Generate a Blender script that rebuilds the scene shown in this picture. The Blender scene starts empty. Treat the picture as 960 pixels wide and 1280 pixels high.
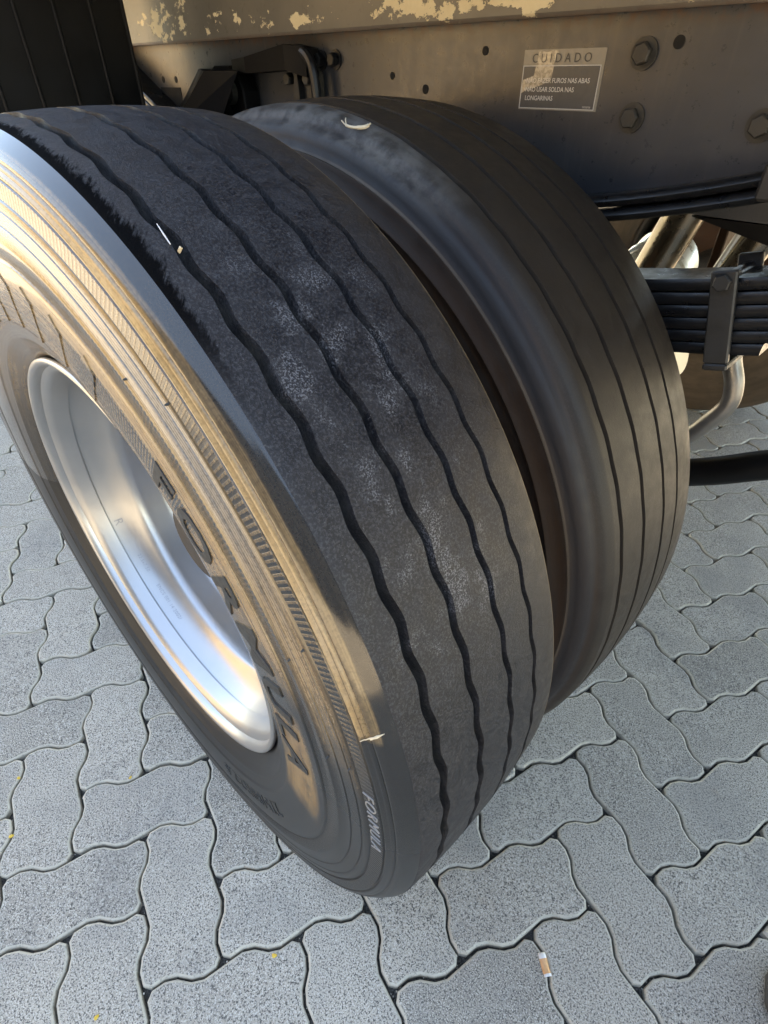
import bpy, math, random
from mathutils import Vector, Matrix, noise

random.seed(7)
scene = bpy.context.scene
COL = scene.collection
R_ = math.radians

# ------------------------------------------------------------------ camera
cam_data = bpy.data.cameras.new('camera')
cam = bpy.data.objects.new('camera', cam_data)
COL.objects.link(cam)
CP = Vector((0.6235, -0.1293, 1.0562))
RV = Vector((0.70846842, 0.70572086, -0.00552875))
UV = Vector((-0.43742884, 0.4452526, 0.78128492))
FV = Vector((-0.55383075, 0.55109726, -0.62415006))
m = Matrix.Identity(4)
for i in range(3):
    m[i][0], m[i][1], m[i][2], m[i][3] = RV[i], UV[i], -FV[i], CP[i]
cam.matrix_world = m
cam_data.sensor_width = 36.0
cam_data.lens = 688.04 * 36.0 / 1280.0
cam_data.clip_start = 0.02
cam_data.clip_end = 500.0
scene.camera = cam

# ------------------------------------------------------------------ sky, sun, exposure
SUN_EL, SUN_AZ = R_(68), R_(-22)          # azimuth from +Y towards +X
world = bpy.data.worlds.new('World')
scene.world = world
world.use_nodes = True
wn = world.node_tree
wn.nodes.clear()
sky = wn.nodes.new('ShaderNodeTexSky')
sky.sky_type = 'NISHITA'
sky.sun_disc = False
sky.sun_elevation = SUN_EL
sky.sun_rotation = SUN_AZ
sky.air_density = 1.0
sky.dust_density = 0.3
sky.ozone_density = 2.4
bgn = wn.nodes.new('ShaderNodeBackground')
bgn.inputs['Strength'].default_value = 0.15
wout = wn.nodes.new('ShaderNodeOutputWorld')
wn.links.new(sky.outputs[0], bgn.inputs[0])
wn.links.new(bgn.outputs[0], wout.inputs[0])

sun_data = bpy.data.lights.new('sun', 'SUN')
sun_data.energy = 4.0
sun_data.angle = R_(0.5)
sun_data.color = (1.0, 0.93, 0.82)
sun = bpy.data.objects.new('sun', sun_data)
COL.objects.link(sun)
sd = Vector((math.sin(SUN_AZ) * math.cos(SUN_EL), math.cos(SUN_AZ) * math.cos(SUN_EL), math.sin(SUN_EL)))
sun.rotation_euler = sd.to_track_quat('Z', 'Y').to_euler()
sun.location = sd * 20

scene.view_settings.view_transform = 'Standard'
scene.view_settings.look = 'None'
scene.view_settings.gamma = 1.0
scene.view_settings.use_curve_mapping = False
scene.view_settings.exposure = 3.0
scene.view_settings.use_white_balance = True          # camera balanced for open shade
scene.view_settings.white_balance_temperature = 9100
scene.view_settings.white_balance_tint = 10


# ------------------------------------------------------------------ node helper
class NT:
    def __init__(self, name):
        self.mat = bpy.data.materials.new(name)
        self.mat.use_nodes = True
        self.t = self.mat.node_tree
        self.t.nodes.clear()
        self.out = self.t.nodes.new('ShaderNodeOutputMaterial')
        self.b = self.t.nodes.new('ShaderNodeBsdfPrincipled')
        self.t.links.new(self.b.outputs[0], self.out.inputs[0])

    def put(self, sock, v):
        if v is None:
            return
        if hasattr(v, 'is_output'):
            self.t.links.new(v, sock)
        elif isinstance(v, (tuple, list)):
            sock.default_value = (*v, 1.0) if len(v) == 3 and len(sock.default_value) == 4 else tuple(v)
        elif hasattr(sock.default_value, '__len__'):
            sock.default_value = (v, v, v, 1.0)[:len(sock.default_value)]
        else:
            sock.default_value = v

    def m(self, op, a, b=None, c=None, clamp=False):
        n = self.t.nodes.new('ShaderNodeMath')
        n.operation = op
        n.use_clamp = clamp
        self.put(n.inputs[0], a); self.put(n.inputs[1], b); self.put(n.inputs[2], c)
        return n.outputs[0]

    def obj(self):
        return self.t.nodes.new('ShaderNodeTexCoord').outputs['Object']

    def pos(self):
        return self.t.nodes.new('ShaderNodeNewGeometry').outputs['Position']

    def sep(self, v):
        n = self.t.nodes.new('ShaderNodeSeparateXYZ'); self.put(n.inputs[0], v)
        return n.outputs
    def comb(self, x, y, z):
        n = self.t.nodes.new('ShaderNodeCombineXYZ')
        self.put(n.inputs[0], x); self.put(n.inputs[1], y); self.put(n.inputs[2], z)
        return n.outputs[0]

    def noise(self, v, scale, detail=3.0, rough=0.55, dist=0.0):
        n = self.t.nodes.new('ShaderNodeTexNoise')
        self.put(n.inputs['Vector'], v)
        n.inputs['Scale'].default_value = scale
        n.inputs['Detail'].default_value = detail
        n.inputs['Roughness'].default_value = rough
        n.inputs['Distortion'].default_value = dist
        return n.outputs['Fac']

    def vor(self, v, scale, feature='F1'):
        n = self.t.nodes.new('ShaderNodeTexVoronoi')
        n.feature = feature
        self.put(n.inputs['Vector'], v)
        n.inputs['Scale'].default_value = scale
        return n.outputs

    def ss(self, v, lo, hi, a=0.0, b=1.0):
        n = self.t.nodes.new('ShaderNodeMapRange')
        n.interpolation_type = 'SMOOTHSTEP'
        self.put(n.inputs[0], v)
        self.put(n.inputs[1], lo); self.put(n.inputs[2], hi)
        self.put(n.inputs[3], a); self.put(n.inputs[4], b)
        return n.outputs[0]

    def ramp(self, v, stops, interp='LINEAR'):
        n = self.t.nodes.new('ShaderNodeValToRGB')
        n.color_ramp.interpolation = interp
        e = n.color_ramp.elements
        while len(e) < len(stops):
            e.new(0.5)
        for el, (p, c) in zip(e, stops):
            el.position = p
            el.color = (c, c, c, 1) if isinstance(c, (int, float)) else (*c, 1)
        self.put(n.inputs[0], v)
        return n.outputs[0]

    def mix(self, f, a, b):
        n = self.t.nodes.new('ShaderNodeMix')
        n.data_type = 'RGBA'
        self.put(n.inputs[0], f); self.put(n.inputs[6], a); self.put(n.inputs[7], b)
        return n.outputs[2]

    def bump(self, h, strength=0.5, dist=0.001, normal=None):
        n = self.t.nodes.new('ShaderNodeBump')
        n.inputs['Strength'].default_value = strength
        n.inputs['Distance'].default_value = dist
        self.put(n.inputs['Height'], h)
        if normal is not None:
            self.put(n.inputs['Normal'], normal)
        return n.outputs[0]

    def set(self, **k):
        names = dict(color='Base Color', rough='Roughness', metal='Metallic', normal='Normal', coat='Coat Weight',
                     coat_rough='Coat Roughness', spec='Specular IOR Level', ior='IOR')
        for a, v in k.items():
            self.put(self.b.inputs[names[a]], v)
        return self.mat


M = {}


def simple(name, color, rough=0.5, metal=0.0, var=0.25, scale=40.0, bump=0.15, spec=0.5):
    n = NT(name)
    o = n.obj()
    f = n.noise(o, scale, 5, 0.6)
    g = n.noise(o, scale * 7, 3, 0.6)
    c2 = tuple(max(0.0, c * (1 - var)) for c in color)
    c3 = tuple(min(1.0, c * (1 + var)) for c in color)
    n.set(color=n.mix(f, c2, c3), rough=n.ss(f, 0.3, 0.7, max(0.05, rough - 0.08), rough + 0.1), metal=metal,
          spec=spec, normal=n.bump(g, bump, 0.0006))
    M[name] = n.mat
    return n.mat


# ---- paver concrete
def mat_paver():
    n = NT('paver_concrete')
    p = n.pos()
    oi = n.t.nodes.new('ShaderNodeObjectInfo').outputs['Random']
    isl = n.t.nodes.new('ShaderNodeNewGeometry').outputs['Random Per Island']
    rnd = n.m('FRACT', n.m('ADD', oi, isl))
    big = n.noise(p, 7, 4, 0.6)
    mid = n.noise(p, 45, 4, 0.65)
    fine = n.noise(p, 560, 2, 0.6)
    grain = n.noise(p, 360, 3, 0.65)
    base = n.mix(n.ss(big, 0.3, 0.7), (0.325, 0.292, 0.245), (0.420, 0.378, 0.315))
    base = n.mix(n.m('MULTIPLY', rnd, 0.6), base, (0.50, 0.445, 0.365))
    base = n.mix(n.ss(rnd, 0.0, 0.4, 0.6, 0.0), base, (0.25, 0.222, 0.18))
    base = n.mix(n.ss(mid, 0.35, 0.75, 0, 0.35), base, (0.28, 0.25, 0.205))
    dark = n.ss(grain, 0.51, 0.57, 0, 0.95)
    base = n.mix(dark, base, (0.085, 0.080, 0.074))
    light = n.ss(fine, 0.545, 0.60, 0, 0.9)
    base = n.mix(light, base, (0.62, 0.575, 0.50))
    stain = n.ss(n.noise(p, 2.6, 5, 0.65), 0.48, 0.68, 0, 0.38)
    base = n.mix(stain, base, (0.19, 0.185, 0.175))
    warm = n.ss(n.noise(p, 16, 3, 0.6), 0.66, 0.8, 0, 0.35)
    base = n.mix(warm, base, (0.33, 0.25, 0.18))
    h = n.m('ADD', n.m('MULTIPLY', grain, 0.7), n.m('MULTIPLY', fine, 0.6))
    M['paver'] = n.set(color=base, rough=0.85, spec=0.3, normal=n.bump(h, 0.55, 0.0016))
    # worn smooth cement skin on the chamfer, caught light painted in as paler colour
    n = NT('paver_edge')
    p = n.pos()
    f = n.noise(p, 60, 4, 0.6)
    g = n.noise(p, 300, 2, 0.6)
    c = n.mix(f, (0.35, 0.315, 0.25), (0.60, 0.545, 0.445))
    c = n.mix(n.ss(g, 0.56, 0.68, 0, 0.5), c, (0.14, 0.14, 0.13))
    M['paver_edge'] = n.set(color=c, rough=0.8, normal=n.bump(g, 0.4, 0.001))
    n = NT('joint_sand')
    p = n.pos()
    g = n.noise(p, 350, 3, 0.7)
    c = n.mix(n.ss(g, 0.35, 0.7), (0.025, 0.024, 0.022), (0.11, 0.105, 0.095))
    M['sand'] = n.set(color=c, rough=0.95, normal=n.bump(g, 0.8, 0.003))


mat_paver()


# ---- tyre rubber: sidewall with tan road film, gold reflection painted in with it, and dressing
def polar(n):
    o = n.obj()
    s = n.sep(o)
    r = n.m('SQRT', n.m('ADD', n.m('MULTIPLY', s[0], s[0]), n.m('MULTIPLY', s[2], s[2])))
    a = n.m('ARCTAN2', s[2], s[0])
    return o, s, r, a


def mat_sidewall():
    n = NT('sidewall_rubber')
    o, s, r, a = polar(n)
    streak = n.noise(n.comb(n.m('MULTIPLY', a, 1.6), n.m('MULTIPLY', r, 150), 0.0), 1.0, 5, 0.6)
    blot = n.noise(n.comb(n.m('MULTIPLY', a, 9), n.m('MULTIPLY', r, 40), 3.0), 1.0, 5, 0.65, 0.6)
    fine = n.noise(o, 320, 3, 0.65)
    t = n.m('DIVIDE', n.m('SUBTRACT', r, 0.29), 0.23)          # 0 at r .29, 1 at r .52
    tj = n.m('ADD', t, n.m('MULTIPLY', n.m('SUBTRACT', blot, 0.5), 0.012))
    # how much tan each ring carries, film and painted reflection together
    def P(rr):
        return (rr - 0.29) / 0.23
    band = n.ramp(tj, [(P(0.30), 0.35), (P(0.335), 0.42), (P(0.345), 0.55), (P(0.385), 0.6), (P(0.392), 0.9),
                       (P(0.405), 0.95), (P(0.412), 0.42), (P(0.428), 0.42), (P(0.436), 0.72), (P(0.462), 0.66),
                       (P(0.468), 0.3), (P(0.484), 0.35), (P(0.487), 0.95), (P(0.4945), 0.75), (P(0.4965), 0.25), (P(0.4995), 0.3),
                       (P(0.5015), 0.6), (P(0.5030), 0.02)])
    # where the tan film and painted reflection end, towards the bottom of the wheel
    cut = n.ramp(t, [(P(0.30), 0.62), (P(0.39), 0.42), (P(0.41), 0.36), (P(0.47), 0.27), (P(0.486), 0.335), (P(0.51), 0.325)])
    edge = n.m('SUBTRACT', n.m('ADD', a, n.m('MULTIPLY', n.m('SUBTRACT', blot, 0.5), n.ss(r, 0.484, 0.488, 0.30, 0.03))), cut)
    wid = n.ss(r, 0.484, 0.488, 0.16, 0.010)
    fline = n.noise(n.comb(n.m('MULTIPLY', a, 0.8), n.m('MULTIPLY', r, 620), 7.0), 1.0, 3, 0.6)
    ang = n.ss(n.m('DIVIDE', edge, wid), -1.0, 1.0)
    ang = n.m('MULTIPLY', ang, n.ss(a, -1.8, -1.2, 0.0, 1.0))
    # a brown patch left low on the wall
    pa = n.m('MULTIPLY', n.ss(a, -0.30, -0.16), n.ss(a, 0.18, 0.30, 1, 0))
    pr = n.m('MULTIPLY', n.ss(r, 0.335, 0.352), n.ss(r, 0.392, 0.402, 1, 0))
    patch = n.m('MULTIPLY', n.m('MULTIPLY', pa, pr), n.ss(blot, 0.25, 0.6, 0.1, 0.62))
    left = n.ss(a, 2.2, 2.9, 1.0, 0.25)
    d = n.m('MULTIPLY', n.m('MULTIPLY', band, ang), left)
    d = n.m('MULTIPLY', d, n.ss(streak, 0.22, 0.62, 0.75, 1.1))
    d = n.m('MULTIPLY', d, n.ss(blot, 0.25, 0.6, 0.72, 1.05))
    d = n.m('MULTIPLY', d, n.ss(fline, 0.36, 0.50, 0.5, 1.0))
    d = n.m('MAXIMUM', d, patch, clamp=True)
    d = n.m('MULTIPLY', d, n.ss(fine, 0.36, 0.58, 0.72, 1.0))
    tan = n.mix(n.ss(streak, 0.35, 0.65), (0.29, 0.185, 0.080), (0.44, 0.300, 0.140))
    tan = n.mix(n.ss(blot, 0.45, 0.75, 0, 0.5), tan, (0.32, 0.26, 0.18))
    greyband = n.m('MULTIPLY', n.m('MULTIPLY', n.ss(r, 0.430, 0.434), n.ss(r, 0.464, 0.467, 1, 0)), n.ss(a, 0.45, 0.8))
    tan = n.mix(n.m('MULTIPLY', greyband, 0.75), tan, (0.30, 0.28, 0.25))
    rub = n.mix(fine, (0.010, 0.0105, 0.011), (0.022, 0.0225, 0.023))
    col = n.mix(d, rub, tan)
    # serrated bands
    tick = n.m('SINE', n.m('MULTIPLY', a, 560.0))
    tick = n.ss(tick, -0.3, 0.6)
    b1 = n.m('MULTIPLY', n.ss(r, 0.4105, 0.412), n.ss(r, 0.427, 0.4285, 1, 0))
    b2 = n.m('MULTIPLY', n.ss(r, 0.4685, 0.470), n.ss(r, 0.4825, 0.484, 1, 0))
    b3 = n.m('MULTIPLY', n.m('MULTIPLY', n.ss(r, 0.352, 0.354), n.ss(r, 0.386, 0.388, 1, 0)), n.m('MULTIPLY', n.ss(a, 0.72, 0.76), n.ss(a, 1.22, 1.30, 1, 0)))
    bs = n.m('ADD', n.m('ADD', b1, b2), b3, clamp=True)
    tm = n.m('MULTIPLY', bs, n.m('SUBTRACT', 1.0, tick))
    col = n.mix(n.m('MULTIPLY', tm, n.ss(a, -0.2, 0.4, 0.3, 1.0)), col, (0.012, 0.012, 0.013))
    h = n.m('ADD', n.m('MULTIPLY', n.m('MULTIPLY', bs, tick), 1.0), n.m('MULTIPLY', fine, 0.12))
    h = n.m('ADD', h, n.m('MULTIPLY', streak, 0.25))
    rough = n.ss(d, 0.0, 0.8, 0.16, 0.33)
    rough = n.m('ADD', rough, n.ss(a, -0.3, 0.4, 0.20, 0.0))
    shl = n.m('MULTIPLY', n.ss(r, 0.4975, 0.5005), n.ss(a, 0.30, 0.36))
    rough = n.mix(shl, rough, 0.12)
    h = n.m('MULTIPLY', h, n.m('SUBTRACT', 1.0, n.m('MULTIPLY', shl, 0.9)))
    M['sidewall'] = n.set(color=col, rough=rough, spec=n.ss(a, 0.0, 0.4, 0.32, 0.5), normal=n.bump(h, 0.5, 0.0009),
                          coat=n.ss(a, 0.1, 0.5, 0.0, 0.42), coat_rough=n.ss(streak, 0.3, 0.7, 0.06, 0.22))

    # tread of the outer tyre
    n = NT('tread_rubber')
    o, s, r, a = polar(n)
    big = n.noise(o, 9, 4, 0.6)
    mid = n.noise(o, 60, 4, 0.65)
    fine = n.noise(o, 480, 4, 0.75)
    speck = n.noise(o, 700, 2, 0.7)
    col = n.mix(n.ss(mid, 0.3, 0.7), (0.007, 0.0070, 0.0090), (0.016, 0.0158, 0.0185))
    col = n.mix(n.ss(fine, 0.46, 0.64, 0, 0.75), col, (0.050, 0.051, 0.057))
    # dry tan edge near the inboard shoulder
    brown = n.ss(s[1], 0.15, 0.235, 0.0, 0.55)
    col = n.mix(n.m('MULTIPLY', brown, n.ss(big, 0.2, 0.6, 0.5, 1.0)), col, (0.036, 0.027, 0.0195))
    lip = n.ss(s[1], 0.2222, 0.2238)
    col = n.mix(n.m('MULTIPLY', lip, 0.8), col, (0.17, 0.12, 0.07))
    # chalky scuffs
    pz = n.noise(n.comb(n.m('MULTIPLY', a, 15.0), n.m('MULTIPLY', s[1], 32.0), 1.7), 1.0, 4, 0.6)
    here = n.m('MULTIPLY', n.ss(a, 0.3, 0.45), n.ss(a, 0.9, 1.15, 1, 0))
    here = n.m('MULTIPLY', here, n.m('MULTIPLY', n.ss(s[1], 0.035, 0.06), n.ss(s[1], 0.15, 0.19, 1, 0)))
    ch = n.m('MULTIPLY', n.m('MULTIPLY', n.ss(pz, 0.50, 0.66), here), n.ss(speck, 0.50, 0.60))
    col = n.mix(n.m('MULTIPLY', ch, 0.5), col, (0.24, 0.245, 0.265))
    ch2 = n.m('MULTIPLY', n.ss(speck, 0.66, 0.74), n.ss(big, 0.35, 0.6))
    col = n.mix(n.m('MULTIPLY', ch2, 0.5), col, (0.22, 0.22, 0.23))
    # black tyre dressing smeared over the outer shoulder
    st1 = n.noise(n.comb(n.m('ADD', n.m('MULTIPLY', a, 120.0), n.m('MULTIPLY', s[1], -260.0)), n.m('MULTIPLY', s[1], 110.0), 0.0), 1.0, 6, 0.75)
    st2 = n.noise(n.comb(n.m('MULTIPLY', a, 26.0), n.m('MULTIPLY', s[1], 30.0), 5.0), 1.0, 3, 0.6)
    jag2 = n.noise(n.comb(n.m('MULTIPLY', a, 5.0), 0.0, 4.0), 1.0, 2, 0.5)
    reach = n.m('MULTIPLY', n.ss(jag2, 0.3, 0.7, 0.005, 0.013), n.ss(a, 0.72, 1.1, 0.35, 1.0))
    far = n.m('DIVIDE', n.m('SUBTRACT', s[1], 0.0258), reach)
    cov = n.m('ADD', n.m('MULTIPLY', n.m('SUBTRACT', st1, 0.5), 3.2), n.m('MULTIPLY', n.m('SUBTRACT', st2, 0.5), 1.6))
    smear = n.ss(n.m('SUBTRACT', n.m('ADD', cov, 1.0), far), -0.35, 0.45)
    smear = n.m('MULTIPLY', smear, n.ss(a, 0.78, 0.98))
    smear = n.m('MULTIPLY', smear, n.ss(s[1], 0.046, 0.058, 1, 0))
    col = n.mix(smear, col, (0.004, 0.004, 0.0045))
    groove = n.ss(r, 0.5085, 0.5135, 1.0, 0.0)
    groove = n.m('MULTIPLY', groove, n.m('MULTIPLY', n.ss(s[1], 0.035, 0.04), n.ss(s[1], 0.20, 0.205, 1, 0)))
    dirt = n.m('MULTIPLY', groove, n.ss(mid, 0.4, 0.7, 0.0, 0.35))
    col = n.mix(n.m('MULTIPLY', groove, 0.6), col, (0.016, 0.016, 0.017))  # recess shade of the grooves mixed into the rubber colour
    col = n.mix(dirt, col, (0.06, 0.058, 0.052))
    rough = n.mix(smear, n.ss(mid, 0.3, 0.7, 0.42, 0.6), 0.85)
    rough = n.mix(groove, rough, 0.38)
    h = n.m('ADD', n.m('MULTIPLY', fine, 0.8), n.m('MULTIPLY', mid, 0.5))
    M['tread'] = n.set(color=col, rough=rough, spec=n.m('SUBTRACT', 0.36, n.m('MULTIPLY', smear, 0.34)), normal=n.bump(h, 0.45, 0.0014))

    # inner tyre: drier, browner
    n = NT('inner_tyre_rubber')
    o, s, r, a = polar(n)
    big = n.noise(o, 8, 4, 0.6)
    mid = n.noise(o, 50, 4, 0.65)
    fine = n.noise(o, 480, 4, 0.75)
    streak = n.noise(n.comb(n.m('MULTIPLY', a, 2.0), n.m('MULTIPLY', r, 120), n.m('MULTIPLY', s[1], 120)), 1.0, 4, 0.6)
    col = n.mix(n.ss(mid, 0.3, 0.7), (0.008, 0.0075, 0.0072), (0.018, 0.0165, 0.015))
    col = n.mix(n.ss(fine, 0.5, 0.72, 0, 0.45), col, (0.045, 0.040, 0.036))
    tanf = n.m('MULTIPLY', n.ss(s[1], 0.026, 0.034), n.ss(big, 0.3, 0.65, 0.45, 0.65))
    col = n.mix(tanf, col, (0.030, 0.0225, 0.0165))
    grv = n.m('MULTIPLY', n.ss(r, 0.5075, 0.5105, 1, 0), n.m('MULTIPLY', n.ss(s[1], 0.046, 0.05), n.ss(s[1], 0.198, 0.20, 1, 0)))
    col = n.mix(n.m('MULTIPLY', grv, 0.85), col, (0.006, 0.006, 0.006))  # grooves painted darker, as shade, where their walls would catch sky
    low = n.m('MULTIPLY', n.ss(r, 0.495, 0.508, 1, 0), n.ss(s[1], 0.10, 0.05))
    col = n.mix(n.m('MULTIPLY', low, n.ss(streak, 0.3, 0.6, 0.3, 0.8)), col, (0.030, 0.0135, 0.006))
    band = n.m('MULTIPLY', n.ss(s[1], 0.0085, 0.0105), n.ss(s[1], 0.022, 0.0265, 1, 0))
    col = n.mix(n.m('MULTIPLY', band, 0.7), col, (0.012, 0.013, 0.016))
    seam = n.m('MULTIPLY', n.ss(r, 0.4735, 0.4745), n.ss(r, 0.477, 0.478, 1, 0))
    col = n.mix(n.m('MULTIPLY', seam, n.ss(streak, 0.3, 0.7, 0.2, 0.8)), col, (0.09, 0.065, 0.045))
    dust = n.m('MULTIPLY', n.ss(a, 0.95, 1.3), n.m('MULTIPLY', n.ss(s[1], 0.01, 0.02), n.ss(s[1], 0.045, 0.06, 1, 0)))
    col = n.mix(n.m('MULTIPLY', dust, n.ss(mid, 0.3, 0.65, 0.1, 0.6)), col, (0.17, 0.165, 0.155))
    h = n.m('ADD', n.m('MULTIPLY', fine, 0.5), n.m('MULTIPLY', mid, 0.6))
    M['inner_tyre'] = n.set(color=col, rough=n.ss(mid, 0.3, 0.7, 0.46, 0.58), spec=0.3, normal=n.bump(h, 0.35, 0.001))

    # far tyre: caked in brown dust
    n = NT('dusty_tyre_rubber')
    o, s, r, a = polar(n)
    big = n.noise(o, 8, 4, 0.6)
    streak = n.noise(n.comb(n.m('MULTIPLY', a, 2.0), n.m('MULTIPLY', r, 45), n.m('MULTIPLY', big, 3.0)), 1.0, 5, 0.65)
    col = n.mix(n.ss(streak, 0.3, 0.7), (0.075, 0.058, 0.042), (0.115, 0.088, 0.064))
    col = n.mix(n.ss(big, 0.4, 0.7, 0, 0.4), col, (0.05, 0.04, 0.03))
    M['dusty_tyre'] = n.set(color=col, rough=0.7, normal=n.bump(streak, 0.4, 0.002))


mat_sidewall()

simple('letter_rubber', (0.018, 0.019, 0.019), 0.42, 0.0, 0.3, 60, 0.1)
simple('letter_pale', (0.24, 0.235, 0.23), 0.45, 0.0, 0.3, 200, 0.1)  # small letters coloured pale for the light they catch
simple('black_paint', (0.012, 0.0125, 0.014), 0.32, 0.0, 0.35, 30, 0.25)
simple('black_plastic', (0.006, 0.006, 0.0065), 0.38, 0.0, 0.4, 14, 0.2, 0.2)
simple('bracket_black', (0.005, 0.005, 0.0055), 0.5, 0.0, 0.4, 14, 0.2, 0.12)
simple('spring_steel', (0.007, 0.0075, 0.009), 0.34, 0.0, 0.4, 50, 0.3, 0.4)
simple('clamp_steel', (0.020, 0.0195, 0.019), 0.5, 0.0, 0.3, 60, 0.4)
simple('pipe_steel', (0.20, 0.19, 0.175), 0.34, 0.6, 0.35, 40, 0.2)
simple('tube_metal', (0.20, 0.175, 0.14), 0.28, 0.9, 0.3, 25, 0.15)
simple('silver_metal', (0.55, 0.58, 0.58), 0.3, 0.5, 0.15, 30, 0.1)
simple('cream_paint', (0.62, 0.52, 0.36), 0.45, 0.0, 0.15, 20, 0.1)
simple('rust_steel', (0.055, 0.024, 0.012), 0.75, 0.0, 0.4, 60, 0.5)
simple('bolt_steel', (0.040, 0.037, 0.032), 0.5, 0.1, 0.4, 220, 0.4)
simple('hole_black', (0.004, 0.004, 0.004), 0.8, 0.0, 0.2, 30, 0.0)
simple('axle_iron', (0.05, 0.045, 0.04), 0.6, 0.1, 0.4, 30, 0.4)
simple('body_panel', (0.30, 0.30, 0.30), 0.5, 0.0, 0.1, 4, 0.05)
simple('body_under', (0.06, 0.055, 0.05), 0.7, 0.0, 0.3, 6, 0.2)
simple('ochre_render', (0.56, 0.37, 0.16), 0.85, 0.0, 0.12, 3, 0.3)
simple('plinth_grey', (0.30, 0.27, 0.23), 0.85, 0.0, 0.12, 3, 0.3)
simple('window_glass', (0.03, 0.035, 0.04), 0.08, 0.0, 0.1, 2, 0.0)
simple('shed_blue', (0.022, 0.028, 0.042), 0.55, 0.0, 0.1, 3, 0.05)
simple('white_frame', (0.7, 0.7, 0.68), 0.5, 0.0, 0.05, 4, 0.0)
simple('petal_yellow', (0.68, 0.44, 0.06), 0.6, 0.0, 0.25, 300, 0.2)
simple('straw', (0.62, 0.53, 0.38), 0.6, 0.0, 0.2, 300, 0.2)
simple('paper_white', (0.72, 0.70, 0.68), 0.6, 0.0, 0.06, 300, 0.1)
simple('paper_orange', (0.68, 0.36, 0.17), 0.6, 0.0, 0.3, 300, 0.1)
simple('shoe_dark', (0.022, 0.018, 0.022), 0.6, 0.0, 0.3, 80, 0.3)
simple('shoe_sole', (0.06, 0.058, 0.056), 0.7, 0.0, 0.2, 80, 0.2)
simple('label_print', (0.55, 0.54, 0.52), 0.5, 0.0, 0.1, 300, 0.0)
simple('label_title_print', (0.06, 0.058, 0.056), 0.5, 0.0, 0.4, 300, 0.0)


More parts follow.
